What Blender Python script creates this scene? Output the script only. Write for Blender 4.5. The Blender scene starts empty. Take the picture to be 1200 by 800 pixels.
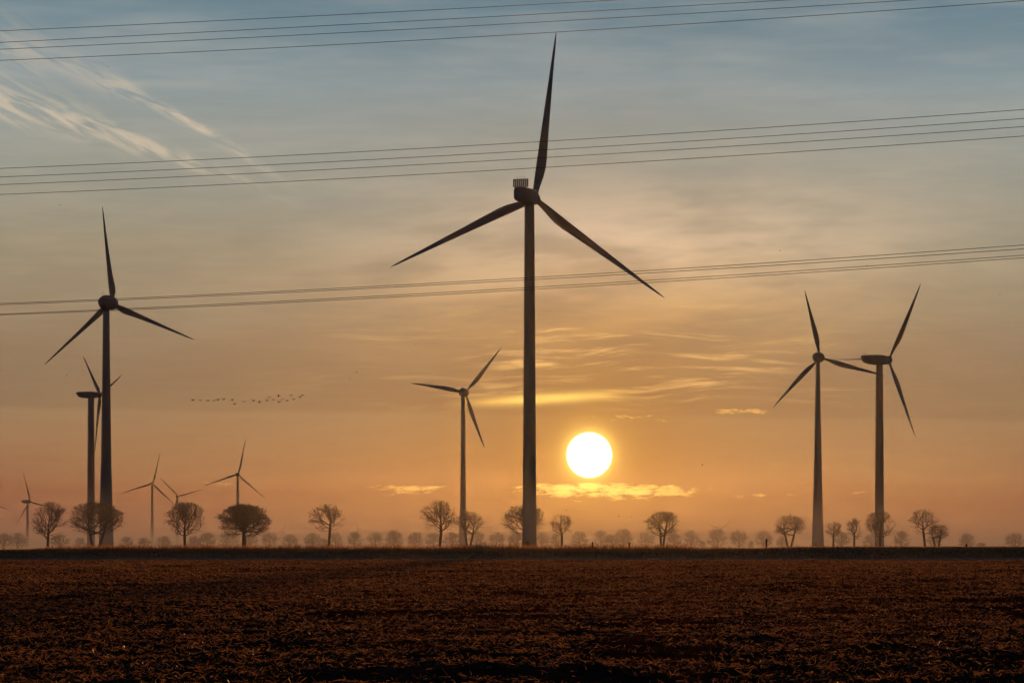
import bpy, math, random
import numpy as np
from mathutils import Vector, Matrix

rng = np.random.default_rng(11)
random.seed(11)
SC = bpy.context.scene
COL = SC.collection

# ------------------------------------------------------------------ camera
EYE = 1.9                 # eye height, metres
F = 4000.0                # focal length in pixels of a 1200 wide frame
HOR = 640.0               # row of the horizon in that frame
cam_d = bpy.data.cameras.new('camera')
cam_d.sensor_fit = 'HORIZONTAL'
cam_d.sensor_width = 36.0
cam_d.lens = 36.0 * F / 1200.0
cam_d.shift_y = (HOR - 400.0) / 1200.0
cam_d.clip_start = 0.5
cam_d.clip_end = 60000.0
cam = bpy.data.objects.new('camera', cam_d)
COL.objects.link(cam)
cam.location = (0, 0, EYE)
cam.rotation_euler = (math.radians(90), 0, 0)
SC.camera = cam

# ------------------------------------------------------------------ render settings
SC.render.engine = 'CYCLES'
cy = SC.cycles
cy.use_denoising = True
cy.max_bounces = 4
cy.diffuse_bounces = 1
cy.glossy_bounces = 2
cy.transmission_bounces = 3
cy.volume_bounces = 0
cy.transparent_max_bounces = 12
cy.sample_clamp_indirect = 4.0
SC.view_settings.view_transform = 'Standard'
SC.view_settings.look = 'None'
SC.view_settings.exposure = 0.0
SC.view_settings.gamma = 1.0
SC.view_settings.use_curve_mapping = False

# ------------------------------------------------------------------ sun direction
SUN_U, SUN_E = 90.5, 107.0            # right of centre / above the horizon (1/4000 rad)
SUN_AZ, SUN_EL = SUN_U / F, SUN_E / F
SUN_DIR = Vector((math.sin(SUN_AZ) * math.cos(SUN_EL), math.cos(SUN_AZ) * math.cos(SUN_EL), math.sin(SUN_EL)))
SUN_STRENGTH = 3.6
SUN_COLOR = (1.0, 0.44, 0.10)


def lin(r, g, b):
    def f(c):
        c /= 255.0
        return c / 12.92 if c <= 0.04045 else ((c + 0.055) / 1.055) ** 2.4
    return (f(r), f(g), f(b))


# ------------------------------------------------------------------ node expression helper
class X:
    """a socket (or number) with arithmetic that builds Math nodes"""
    nt = None

    def __init__(s, v):
        s.v = v

    @staticmethod
    def m(op, *a, clamp=False):
        n = X.nt.nodes.new('ShaderNodeMath')
        n.operation = op
        n.use_clamp = clamp
        for i, q in enumerate(a):
            q = q.v if isinstance(q, X) else q
            if isinstance(q, (int, float)):
                n.inputs[i].default_value = q
            else:
                X.nt.links.new(q, n.inputs[i])
        return X(n.outputs[0])

    def __add__(s, o): return X.m('ADD', s, o)
    __radd__ = __add__
    def __sub__(s, o): return X.m('SUBTRACT', s, o)
    def __rsub__(s, o): return X.m('SUBTRACT', o, s)
    def __mul__(s, o): return X.m('MULTIPLY', s, o)
    __rmul__ = __mul__
    def __truediv__(s, o): return X.m('DIVIDE', s, o)
    def __rtruediv__(s, o): return X.m('DIVIDE', o, s)
    def __pow__(s, o): return X.m('POWER', s, o)


def xexp(a): return X.m('EXPONENT', a)
def xgauss(a, w): 
    q = a / w
    return xexp(q * q * -1.0)
def xss(a, lo, hi):
    n = X.nt.nodes.new('ShaderNodeMapRange')
    n.interpolation_type = 'SMOOTHSTEP'
    X.nt.links.new(a.v, n.inputs['Value'])
    n.inputs['From Min'].default_value = lo
    n.inputs['From Max'].default_value = hi
    return X(n.outputs['Result'])
def xwin(a, lo, hi, soft): return xss(a, lo - soft, lo + soft) * (1.0 - xss(a, hi - soft, hi + soft))
def xclamp(a): return X.m('ADD', a, 0.0, clamp=True)
def xvec(a, b, c):
    n = X.nt.nodes.new('ShaderNodeCombineXYZ')
    for i, q in enumerate((a, b, c)):
        q = q.v if isinstance(q, X) else q
        if isinstance(q, (int, float)):
            n.inputs[i].default_value = q
        else:
            X.nt.links.new(q, n.inputs[i])
    return n.outputs[0]
def xnoise(a, b, c=0.0, detail=4.0, rough=0.55, dist=0.0):
    n = X.nt.nodes.new('ShaderNodeTexNoise')
    n.inputs['Scale'].default_value = 1.0
    n.inputs['Detail'].default_value = detail
    n.inputs['Roughness'].default_value = rough
    n.inputs['Distortion'].default_value = dist
    X.nt.links.new(xvec(a, b, c), n.inputs['Vector'])
    return X(n.outputs['Fac'])
def cmix(fac, a, b):
    n = X.nt.nodes.new('ShaderNodeMix')
    n.data_type = 'RGBA'
    for idx, q in ((0, fac), (6, a), (7, b)):
        q = q.v if isinstance(q, X) else q
        if isinstance(q, tuple):
            n.inputs[idx].default_value = (*q, 1.0)
        elif isinstance(q, (int, float)):
            n.inputs[idx].default_value = q
        else:
            X.nt.links.new(q, n.inputs[idx])
    return X(n.outputs[2])
def cscale(c, s):
    n = X.nt.nodes.new('ShaderNodeVectorMath')
    n.operation = 'SCALE'
    X.nt.links.new(c.v, n.inputs[0])
    if isinstance(s, X):
        X.nt.links.new(s.v, n.inputs['Scale'])
    else:
        n.inputs['Scale'].default_value = s
    return X(n.outputs[0])
def cadd(a, b):
    n = X.nt.nodes.new('ShaderNodeVectorMath')
    n.operation = 'ADD'
    X.nt.links.new(a.v, n.inputs[0])
    X.nt.links.new(b.v, n.inputs[1])
    return X(n.outputs[0])
def cramp(fac, stops, interp='LINEAR'):
    n = X.nt.nodes.new('ShaderNodeValToRGB')
    n.color_ramp.interpolation = interp
    el = n.color_ramp.elements
    while len(el) > 1:
        el.remove(el[-1])
    el[0].position, el[0].color = stops[0][0], (*stops[0][1], 1)
    for p, c in stops[1:]:
        e = el.new(p)
        e.color = (*c, 1)
    X.nt.links.new(fac.v, n.inputs['Fac'])
    return X(n.outputs['Color'])


# ------------------------------------------------------------------ world: dawn sky
world = bpy.data.worlds.new('World')
SC.world = world
world.use_nodes = True
wt = world.node_tree
wt.nodes.clear()
X.nt = wt
tc = wt.nodes.new('ShaderNodeTexCoord')
sep = wt.nodes.new('ShaderNodeSeparateXYZ')
wt.links.new(tc.outputs['Generated'], sep.inputs[0])
dx, dy, dz = (X(sep.outputs[i]) for i in range(3))
U = X.m('ARCTAN2', dx, dy) * F                      # azimuth, 1/4000 rad, 0 = north of camera
E = X.m('ARCSINE', dz) * F                          # elevation, 1/4000 rad
# angle to the sun
nd = wt.nodes.new('ShaderNodeVectorMath')
nd.operation = 'DOT_PRODUCT'
wt.links.new(tc.outputs['Generated'], nd.inputs[0])
nd.inputs[1].default_value = SUN_DIR
R = X.m('ARCCOSINE', X.m('MINIMUM', X(nd.outputs['Value']), 0.9999999)) * F

sky = wt.nodes.new('ShaderNodeTexSky')
sky.sky_type = 'NISHITA'
sky.sun_disc = False
sky.sun_elevation = SUN_EL
sky.sun_rotation = SUN_AZ
sky.air_density = 1.0
sky.dust_density = 1.5
sky.ozone_density = 4.0
tint = wt.nodes.new('ShaderNodeVectorMath')            # rosy counter-glow of the dawn
tint.operation = 'MULTIPLY'
wt.links.new(sky.outputs[0], tint.inputs[0])
tint.inputs[1].default_value = (1.45, 0.86, 0.80)
nishita = cscale(X(tint.outputs[0]), 0.11)

# stratified dawn colours by elevation (linear); continues smoothly to the zenith
warp = xnoise(U / 420.0, E / 130.0, 3.1, 1.0)
Ew = E + (warp - 0.5) * 60.0 + U * 0.012
stops = [(0, (138, 90, 70)), (60, (136, 88, 64)), (110, (150, 112, 79)), (165, (153, 124, 92)), (240, (149, 127, 101)), (340, (152, 141, 118)),
         (440, (151, 153, 142)), (540, (140, 153, 155)), (620, (108, 133, 144)), (700, (98, 124, 139)), (900, (84, 114, 136)), (1500, (62, 92, 122)),
         (3200, (40, 64, 96)), (6283, (24, 42, 70))]
# two ramps: one for the low sky, one above
g1 = cramp(Ew / 700.0, [(p / 700.0, lin(*c)) for p, c in stops if p <= 700])
g2 = cramp(Ew / 6283.0, [(p / 6283.0, lin(*c)) for p, c in stops if p >= 620])
grad = cmix(xss(Ew, 630, 690), g1, g2)
# edge of the stratus deck, greyer above it
deckE = 153.0 + U * -0.013 + (xnoise(U / 260.0, 0.0, 8.0, 1.0) - 0.5) * 14.0
de = E - deckE
deck = xss(de, -4.0, 5.0) * (1.0 - xss(de, 30.0, 130.0)) * (0.55 + 0.45 * warp)
grad = cmix(deck * 0.5, grad, lin(122, 98, 76))
# high veil of cirrostratus
veil = xss(xnoise(U / 260.0 + E / 500.0, E / 46.0 - U / 2600.0, 5.0, 3.0, 0.6), 0.38, 0.72)
veil = veil * xss(E, 170, 330) * (1.0 - xss(E, 900, 2500))
grad = cmix(veil * 0.32, grad, cmix(xss(E, 300, 560), lin(186, 164, 132), lin(172, 172, 166)))
fine = xnoise(U / 90.0 + E / 160.0, E / 11.0 - U / 900.0, 7.0, 2.0, 0.6)
grad = cscale(grad, 0.93 + fine * 0.14)
# aureole and lit cloud round the sun
dU = U - SUN_U
dE = E - SUN_E
cream = xgauss(dU - 60.0 + dE * 0.1, 290.0) * xgauss(dE - 215.0 - dU * 0.04, 92.0)
cream = cream * (0.35 + 0.75 * xss(xnoise(U / 170.0, E / 42.0 - U / 1500.0, 2.0, 3.0, 0.55), 0.3, 0.68))
grad = cmix(xclamp(cream * 0.95), grad, cmix(xss(E, 240, 380), lin(222, 178, 116), lin(234, 208, 176)))
aur = xexp(R / -170.0)
grad = cmix(xclamp(aur * 0.8), grad, lin(140, 84, 16))
# streaks above the sun
sw = (xnoise(U / 190.0, E / 60.0, 31.0, 1.0) - 0.5) * 34.0
st = xss(xnoise(U / 120.0 + E / 70.0, (E + sw) / 8.5 - U / 330.0, 4.0, 4.0, 0.62), 0.46, 0.70) * xss(xnoise(U / 150.0, E / 34.0, 33.0, 1.0), 0.36, 0.62)
st = st * xgauss(dU - 15.0, 225.0) * xwin(E, 172, 272, 24)
grad = cmix(xclamp(st * 0.85), grad, lin(242, 194, 118))
st1 = xgauss(E - (172.0 + (U - 20.0) * 0.055), 5.5) * xwin(U, -30.0, 105.0, 55.0) * (0.55 + 0.9 * xnoise(U / 40.0, E / 7.0, 9.0, 3.0))
grad = cmix(xclamp(st1), grad, lin(255, 205, 105))
# ragged cumulus fragments catching the light: one ragged pattern, cut to the places where cloud lies
fn = xnoise(U / 22.0, E / 6.5, 11.0, 4.0, 0.66, 0.4)
fn2 = xnoise(U / 60.0, E / 17.0, 14.3, 1.0)
def frag(u0, u1, e0, e1, su, w):
    """lens of cloud between columns u0..u1 and heights e0..e1: sharp lit top, ragged base; w = cover"""
    h = e1 - e0
    ec = E - (fn2 - 0.5) * 14.0 - (e0 + h * 0.62)
    q = ec / X.m('ADD', h * 0.40, X.m('MULTIPLY', X.m('LESS_THAN', ec, 0.0), h * 0.38))
    k = X.m('DIVIDE', U - 0.5 * (u0 + u1), 0.5 * (u1 - u0) + su * 0.4)
    k2 = k * k
    return xexp((q * q + k2 * k2) * -1.0) * w
low = frag(-6, 230, 56, 75, 22, 1.02)
for a_ in ((-165, -75, 61, 73, 18, .92), (258, 300, 54, 63, 10, .72), (322, 334, 55, 63, 8, .72), (395, 425, 60, 66, 8, .8), (-372, -300, 67, 75, 20, .55), (545, 590, 53, 61, 12, .5)):
    low = X.m('MAXIMUM', low, frag(*a_))
high = X.m('MAXIMUM', frag(60, 190, 147, 157, 30, .62), frag(225, 305, 151, 162, 12, .85))
ms = X.m('MAXIMUM', low, high)
ms = xss(ms * 0.75 + (fn - 0.5) * 1.5, 0.40, 0.88)
near = xgauss(dU, 260.0)
grad = cmix(xclamp(ms * (0.55 + 0.42 * near)), grad, cmix(near, lin(232, 160, 88), lin(255, 208, 104)))
# two spreading contrails
V = U + 600.0
f1 = 640.0 - (66.0 + V * 0.20 + V * V * 0.00075)
f2 = 640.0 - (135.0 + V * 0.20 + V * V * 0.00029)
fib = xnoise(V / 42.0 + E / 60.0, (E + V * 0.42) / 13.0, 21.0, 4.0, 0.62, 0.6)
fibs = xss(fib, 0.34, 0.66)
w1 = X.m('MAXIMUM', 34.0 - V * 0.15, 6.5)
w2 = X.m('MAXIMUM', 24.0 - V * 0.07, 7.5)
c1 = xgauss(E - f1 - (w1 - 6.5) * 0.1, w1) * xwin(V, -260.0, 300.0, 60.0) * (0.3 + 0.55 * xss(V, 60, 220)) * fibs
c2 = xgauss(E - f2 - (w2 - 7.5) * 0.6, w2) * xwin(V, -260.0, 290.0, 90.0) * (0.72 - 0.2 * xss(V, 190, 300)) * fibs
c2 = c2 * (1.0 - 0.6 * xgauss(V - 204.0, 9.0))
c3 = xgauss(E - 535.0, 5.0) * xwin(V, 120.0, 250.0, 50.0) * 0.16
grad = cmix(xclamp(c1 + c2 + c3), grad, lin(214, 194, 168))
# away from the sunrise the sky falls off towards the clear physical sky
away = xss(R, 700.0, 7500.0)
skycol = cmix(away, grad, nishita)
# the sun itself
disc = 1.0 - xss(R, 21.0, 27.5)
halo = xexp(X.m('MAXIMUM', R - 25.0, 0.0) / -7.0) * 0.9 + xexp(X.m('MAXIMUM', R - 25.0, 0.0) / -30.0) * 0.16
def rgb(c):
    n = wt.nodes.new('ShaderNodeRGB')
    n.outputs[0].default_value = (*c, 1)
    return X(n.outputs[0])
skycol = cadd(skycol, cscale(rgb((1.0, 0.64, 0.12)), halo))
skycol = cadd(skycol, cscale(rgb((1.0, 0.86, 0.58)), disc * 14.0))
# no light from below the horizon line
skycol = cscale(skycol, xss(E, -60.0, -4.0) * 0.9 + 0.1)
bg = wt.nodes.new('ShaderNodeBackground')
wt.links.new(skycol.v, bg.inputs['Color'])
bg.inputs['Strength'].default_value = 1.0
wo = wt.nodes.new('ShaderNodeOutputWorld')
wt.links.new(bg.outputs[0], wo.inputs['Surface'])
world.cycles.sampling_method = 'MANUAL'
world.cycles.sample_map_resolution = 1024

# ------------------------------------------------------------------ sun lamp
sun_d = bpy.data.lights.new('sun', 'SUN')
sun_d.energy = SUN_STRENGTH
sun_d.color = SUN_COLOR
sun_d.angle = math.radians(0.55)
sun = bpy.data.objects.new('sun', sun_d)
COL.objects.link(sun)
sun.rotation_euler = SUN_DIR.to_track_quat('Z', 'Y').to_euler()
sun.location = (0, 0, 60)


# ------------------------------------------------------------------ helpers
def at(px, py, Y):
    """point that lies Y metres ahead, seen at pixel (px, py)"""
    return Vector(((px - 600.0) / F * Y, Y, EYE + (HOR - py) / F * Y))


def mesh_obj(name, verts, faces, mat, parent=None, smooth=False):
    me = bpy.data.meshes.new(name)
    me.from_pydata([tuple(v) for v in verts], [], faces)
    return finish(name, me, mat, parent, smooth)


def finish(name, me, mat, parent=None, smooth=False):
    me.materials.append(mat)
    if smooth:
        me.polygons.foreach_set('use_smooth', [True] * len(me.polygons))
    me.update()
    o = bpy.data.objects.new(name, me)
    COL.objects.link(o)
    if parent:
        o.parent = parent
    return o


def np_mesh(name, V, Fq, mat, parent=None, smooth=False):
    """fast mesh from numpy arrays; Fq has 3 or 4 columns"""
    me = bpy.data.meshes.new(name)
    V = np.asarray(V, np.float32)
    Fq = np.asarray(Fq, np.int32)
    k = Fq.shape[1]
    me.vertices.add(len(V))
    me.vertices.foreach_set('co', V.ravel())
    me.loops.add(Fq.size)
    me.loops.foreach_set('vertex_index', Fq.ravel())
    me.polygons.add(len(Fq))
    me.polygons.foreach_set('loop_start', np.arange(0, Fq.size, k, dtype=np.int32))
    me.polygons.foreach_set('loop_total', np.full(len(Fq), k, np.int32))
    me.update(calc_edges=True)
    return finish(name, me, mat, parent, smooth)


def empty(name, loc, rz=0.0):
    o = bpy.data.objects.new(name, None)
    COL.objects.link(o)
    o.location = loc
    o.rotation_euler = (0, 0, rz)
    o.empty_display_size = 1.0
    return o


def tag(o, label=None, cat=None, group=None, kind=None):
    if label: o['label'] = label
    if cat: o['category'] = cat
    if group: o['group'] = group
    if kind: o['kind'] = kind
    return o


def copy_tree(o, parent=None):
    c = o.copy()
    COL.objects.link(c)
    c.parent = parent
    for ch in list(o.children):
        copy_tree(ch, c)
    return c


def loft(rings, cap=True):
    """rings: list of equal-length point lists"""
    V, Fs = [], []
    n = len(rings[0])
    for r in rings:
        V += [Vector(p) for p in r]
    for k in range(len(rings) - 1):
        a, b = k * n, (k + 1) * n
        for i in range(n):
            j = (i + 1) % n
            Fs.append((a + i, a + j, b + j, b + i))
    if cap:
        Fs.append(tuple(reversed(range(n))))
        Fs.append(tuple(range((len(rings) - 1) * n, len(rings) * n)))
    return V, Fs


def merge(*parts):
    V, Fs = [], []
    for v, f in parts:
        o = len(V)
        V += list(v)
        Fs += [tuple(i + o for i in q) for q in f]
    return V, Fs


def box(c, s, bev=0.0):
    x, y, z = s[0] / 2, s[1] / 2, s[2] / 2
    b = bev
    def ring(zz, k):
        pts = [(-x + k, -y + b), (-x + b, -y + k), (x - b, -y + k), (x - k, -y + b), (x - k, y - b), (x - b, y - k), (-x + b, y - k), (-x + k, y - b)]
        if b == 0:
            pts = [(-x, -y), (x, -y), (x, y), (-x, y)]
        return [(c[0] + p, c[1] + q, c[2] + zz) for p, q in pts]
    if b == 0:
        return loft([ring(-z, 0), ring(z, 0)])
    return loft([ring(-z, b * .8), ring(-z + b, 0), ring(z - b, 0), ring(z, b * .8)])


def bar(p0, p1, r0, r1=None, n=6):
    p0, p1 = Vector(p0), Vector(p1)
    r1 = r0 if r1 is None else r1
    d = (p1 - p0).normalized()
    a = d.orthogonal().normalized()
    b = d.cross(a)
    cs = [(math.cos(2 * math.pi * i / n), math.sin(2 * math.pi * i / n)) for i in range(n)]
    return loft([[p0 + (a * c + b * s) * r0 for c, s in cs], [p1 + (a * c + b * s) * r1 for c, s in cs]])


# ------------------------------------------------------------------ materials
def mat_new(name):
    m = bpy.data.materials.new(name)
    m.use_nodes = True
    m.node_tree.nodes.clear()
    X.nt = m.node_tree
    out = m.node_tree.nodes.new('ShaderNodeOutputMaterial')
    return m, m.node_tree, out


def mat_simple(name, c0, c1, scale=1.0, rough=0.7, stretch=(1, 1, 1), spec=0.3, detail=5.0, bump=0.0, translucent=0.0):
    m, nt, out = mat_new(name)
    co = nt.nodes.new('ShaderNodeTexCoord')
    mp = nt.nodes.new('ShaderNodeMapping')
    mp.inputs['Scale'].default_value = [scale * s for s in stretch]
    nt.links.new(co.outputs['Object'], mp.inputs['Vector'])
    n = nt.nodes.new('ShaderNodeTexNoise')
    n.inputs['Scale'].default_value = 1.0
    n.inputs['Detail'].default_value = detail
    nt.links.new(mp.outputs[0], n.inputs['Vector'])
    col = cramp(X(n.outputs['Fac']), [(0.3, c0), (0.7, c1)])
    p = nt.nodes.new('ShaderNodeBsdfPrincipled')
    nt.links.new(col.v, p.inputs['Base Color'])
    p.inputs['Roughness'].default_value = rough
    p.inputs['Specular IOR Level'].default_value = spec
    if bump:
        b = nt.nodes.new('ShaderNodeBump')
        b.inputs['Strength'].default_value = 1.0
        b.inputs['Distance'].default_value = bump
        nt.links.new(n.outputs['Fac'], b.inputs['Height'])
        nt.links.new(b.outputs[0], p.inputs['Normal'])
    sh = p.outputs[0]
    if translucent:
        t = nt.nodes.new('ShaderNodeBsdfTranslucent')
        nt.links.new(col.v, t.inputs['Color'])
        mx = nt.nodes.new('ShaderNodeMixShader')
        mx.inputs[0].default_value = translucent
        nt.links.new(sh, mx.inputs[1])
        nt.links.new(t.outputs[0], mx.inputs[2])
        sh = mx.outputs[0]
    nt.links.new(sh, out.inputs['Surface'])
    return m


M = {}
M['paint'] = mat_simple('grey_tower_paint', (0.26, 0.25, 0.24), (0.31, 0.30, 0.29), 0.25, 0.7, (1, 1, 0.15), 0.12)
M['blade'] = mat_simple('blade_gelcoat', (0.26, 0.25, 0.24), (0.30, 0.29, 0.28), 0.3, 0.65, spec=0.12)
M['cooler'] = mat_simple('dark_cooler_metal', (0.08, 0.08, 0.08), (0.12, 0.12, 0.12), 1.0, 0.5)
M['bark'] = mat_simple('bark', (0.045, 0.032, 0.022), (0.075, 0.055, 0.04), 2.0, 0.9, (1, 1, .3), 0.1)
M['soil'] = mat_simple('ploughed_soil', (0.028, 0.012, 0.006), (0.075, 0.034, 0.017), 3.0, 0.95, spec=0.0, detail=8.0, bump=0.03)
M['far_ground'] = mat_simple('far_fields', (0.045, 0.035, 0.018), (0.08, 0.06, 0.035), 0.02, 0.95, spec=0.05)
M['straw'] = mat_simple('straw', (0.02, 0.008, 0.003), (0.40, 0.195, 0.09), 7.0, 0.55, spec=0.35, translucent=0.45)
M['bank'] = mat_simple('bank_earth', (0.20, 0.095, 0.04), (0.30, 0.15, 0.07), 0.4, 0.95, spec=0.0, bump=0.05)
M['grass'] = mat_simple('dry_grass', (0.42, 0.20, 0.085), (0.58, 0.30, 0.135), 0.35, 0.8, spec=0.03, translucent=0.5)
M['track'] = mat_simple('track_gravel', (0.36, 0.22, 0.12), (0.48, 0.31, 0.18), 0.3, 0.95, spec=0.0)
M['wire'] = mat_simple('weathered_aluminium', (0.05, 0.048, 0.045), (0.08, 0.075, 0.07), 0.5, 0.6)
M['bird'] = mat_simple('bird_plumage', (0.04, 0.033, 0.028), (0.07, 0.06, 0.05), 3.0, 0.8)
M['wood'] = mat_simple('weathered_wood', (0.05, 0.035, 0.025), (0.09, 0.065, 0.045), 2.0, 0.9, (1, 1, .2), bump=0.01)


# ------------------------------------------------------------------ smooth value noise (numpy)
def _h(ix, iy, s):
    a = (ix.astype(np.int64) * 374761393 + iy.astype(np.int64) * 668265263 + s * 974711) & 0xFFFFFFFF
    a = ((a ^ (a >> 13)) * 1274126177) & 0xFFFFFFFF
    return ((a ^ (a >> 16)) & 0xFFFF) / 65535.0


def vnoise(x, y, s=0):
    ix, iy = np.floor(x), np.floor(y)
    fx, fy = x - ix, y - iy
    fx, fy = fx * fx * (3 - 2 * fx), fy * fy * (3 - 2 * fy)
    a, b, c, d = _h(ix, iy, s), _h(ix + 1, iy, s), _h(ix, iy + 1, s), _h(ix + 1, iy + 1, s)
    return (a * (1 - fx) + b * fx) * (1 - fy) + (c * (1 - fx) + d * fx) * fy


def fbm(x, y, s=0, o=3):
    v, a, t = 0, 1.0, 0
    for k in range(o):
        v = v + a * vnoise(x * 2 ** k, y * 2 ** k, s + k)
        t += a
        a *= 0.5
    return v / t


def field_h(x, y):
    w = y + 0.22 * x + 1.6 * (fbm(x / 25, y / 25, 3, 2) - .5)          # rows run slightly askew
    row = 0.5 + 0.5 * np.sin(w * 2 * math.pi / 1.6)
    h = 0.04 * row * (0.4 + 0.9 * vnoise(x / 3, y / 1.5, 9))
    h = h + 0.09 * fbm(x / 9, y / 14, 21, 2)
    h = h + 0.10 * np.maximum(fbm(x * 1.6, y * 1.2, 31, 2) - .42, 0)
    h = h + 0.16 * np.maximum(fbm(x * 4, y * 3, 41, 2) - .45, 0)
    return 0.02 + h


# ------------------------------------------------------------------ ground, field, bank, track
g = np_mesh('ground', [(-9000, -300, 0), (9000, -300, 0), (9000, 8000, 0), (-9000, 8000, 0)], [(0, 1, 2, 3)], M['far_ground'])
tag(g, 'flat open farmland reaching to the misty horizon', kind='structure')

ny, nx = 800, 480
ys = 34.0 * (462.0 / 34.0) ** (np.arange(ny) / (ny - 1))
us = np.linspace(-0.27, 0.27, nx)
Yg, Ug = np.meshgrid(ys, us, indexing='ij')
Xg = Ug * Yg
Zg = field_h(Xg, Yg)
Zg *= np.clip((466 - Yg) / 40, 0.05, 1)
idx = np.arange(ny * nx).reshape(ny, nx)
Fq = np.stack([idx[:-1, :-1], idx[:-1, 1:], idx[1:, 1:], idx[1:, :-1]], -1).reshape(-1, 4)
fo = np_mesh('field', np.stack([Xg, Yg, Zg], -1).reshape(-1, 3), Fq, M['soil'], smooth=False)
tag(fo, 'dark ploughed field with straw residue in the foreground', kind='structure')


def ribbons(name, n, ylo, yhi, lmin, lmax, wmin, wmax, dens_pow, mat, up, seed, patch=0.5):
    r = np.random.default_rng(seed)
    # distance distribution ~ Y^(1-dens_pow)
    p = 2 - dens_pow
    y = (ylo ** p + r.random(n) * (yhi ** p - ylo ** p)) ** (1 / p)
    x = (r.random(n) * 2 - 1) * (0.195 * y + 4.0)
    keep = fbm(x / 2.2, y / 3.2, 77, 3) + 0.3 * (fbm(x / 7, y / 22, 78, 2) - .5) + 0.25 * (r.random(n) - .5) > patch - 0.06
    x, y = x[keep], y[keep]
    n = len(x)
    z = field_h(x, y) * np.clip((466 - y) / 40, 0.05, 1)
    L = lmin + (lmax - lmin) * r.random(n) ** 2
    L = L * (0.75 + y / 180)
    w = (wmin + (wmax - wmin) * r.random(n)) * (0.8 + y / 130)
    az = r.random(n) * 2 * math.pi
    rise = up * r.random(n) ** 1.5
    droop = (r.random(n) - 0.25) * 0.9
    d = np.stack([np.cos(az) * np.cos(rise), np.sin(az) * np.cos(rise), np.sin(rise)], -1)
    rise2 = rise - droop
    az2 = az + (r.random(n) - .5) * 1.2
    d2 = np.stack([np.cos(az2) * np.cos(rise2), np.sin(az2) * np.cos(rise2), np.sin(rise2)], -1)
    sroll = r.random(n) * math.pi
    hperp = np.stack([-np.sin(az), np.cos(az), np.zeros(n)], -1)
    side = hperp * np.cos(sroll)[:, None] + np.array([0, 0, 1.0]) * np.sin(sroll)[:, None]
    p0 = np.stack([x, y, z + 0.005 + 0.03 * r.random(n)], -1)
    p1 = p0 + d * (L * .5)[:, None]
    p2 = p1 + d2 * (L * .5)[:, None]
    p2[:, 2] = np.maximum(p2[:, 2], z - 0.01)
    s = side * (w * .5)[:, None]
    V = np.stack([p0 - s, p0 + s, p1 - s, p1 + s, p2 - s * .5, p2 + s * .5], 1).reshape(-1, 3)
    b = (np.arange(n) * 6)[:, None]
    Fq = np.concatenate([b + np.array([[0, 1, 3, 2]]), b + np.array([[2, 3, 5, 4]])], 0)
    return np_mesh(name, V, Fq, mat)


so = ribbons('straw_residue', 360000, 38, 440, 0.04, 0.17, 0.0035, 0.010, 1.45, M['straw'], 0.8, 5, 0.44)
tag(so, 'pale dry straw and leaf litter scattered over the dark soil', kind='stuff')
so2 = ribbons('stubble', 50000, 40, 420, 0.03, 0.11, 0.010, 0.022, 1.5, M['straw'], 1.1, 6, 0.47)
tag(so2, 'short broken stubble and curled leaves standing on the ploughed soil', kind='stuff')

# raised farm track crossing behind the field
n = 120
xs = np.linspace(-190, 190, n)
tv, tf = [], []
for i, x in enumerate(xs):
    yo = 474 - 0.03 * x + 1.2 * math.sin(x * .03)
    hgt = 0.20 + 0.05 * math.sin(x * .11) + 0.03 * math.sin(x * .37)
    tv += [(x, yo - 1.4, 0.0), (x, yo - .6, hgt), (x, yo + 3.2, hgt + .04), (x, yo + 4.2, 0.0)]
for i in range(n - 1):
    for k in range(3):
        a = i * 4 + k
        tf.append((a, a + 4, a + 5, a + 1))
tag(np_mesh('farm_track', tv, tf, M['track']), 'pale farm track running along the far edge of the field', kind='structure')


def bank_top(x):
    px = 600 + x / 503.0 * F
    base = 1.30 + 0.0 * px
    base = base + 0.52 * np.clip((px - 820) / 120, 0, 1) + 0.10 * np.clip((120 - px) / 90, 0, 1)
    return base + 0.10 * (fbm(px / 60, px * 0 + 3, 5, 3) - .5)


bx = np.linspace(-230, 230, 700)
prof = [(486, 0.0), (490, 0.10), (495, 0.45), (499, 0.8), (503, 1.0), (512, 1.02), (530, 0.98), (560, 0.5), (600, 0.0)]
BX, BK = np.meshgrid(bx, np.arange(len(prof)), indexing='ij')
py_ = np.array([p[0] for p in prof])[BK]
pz_ = np.array([p[1] for p in prof])[BK]
BY = py_ - 0.02 * BX
BZ = pz_ * bank_top(BX) + 0.12 * (fbm(BX / 2.0, BY / 2.0, 14, 3) - .5) * (pz_ > 0)
bi = np.arange(BX.size).reshape(BX.shape)
bq = np.stack([bi[:-1, :-1], bi[1:, :-1], bi[1:, 1:], bi[:-1, 1:]], -1).reshape(-1, 4)
tag(np_mesh('bank', np.stack([BX, BY, BZ], -1).reshape(-1, 3), bq, M['bank']), 'low grassy earth bank between the field and the trees', kind='structure')


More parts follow.
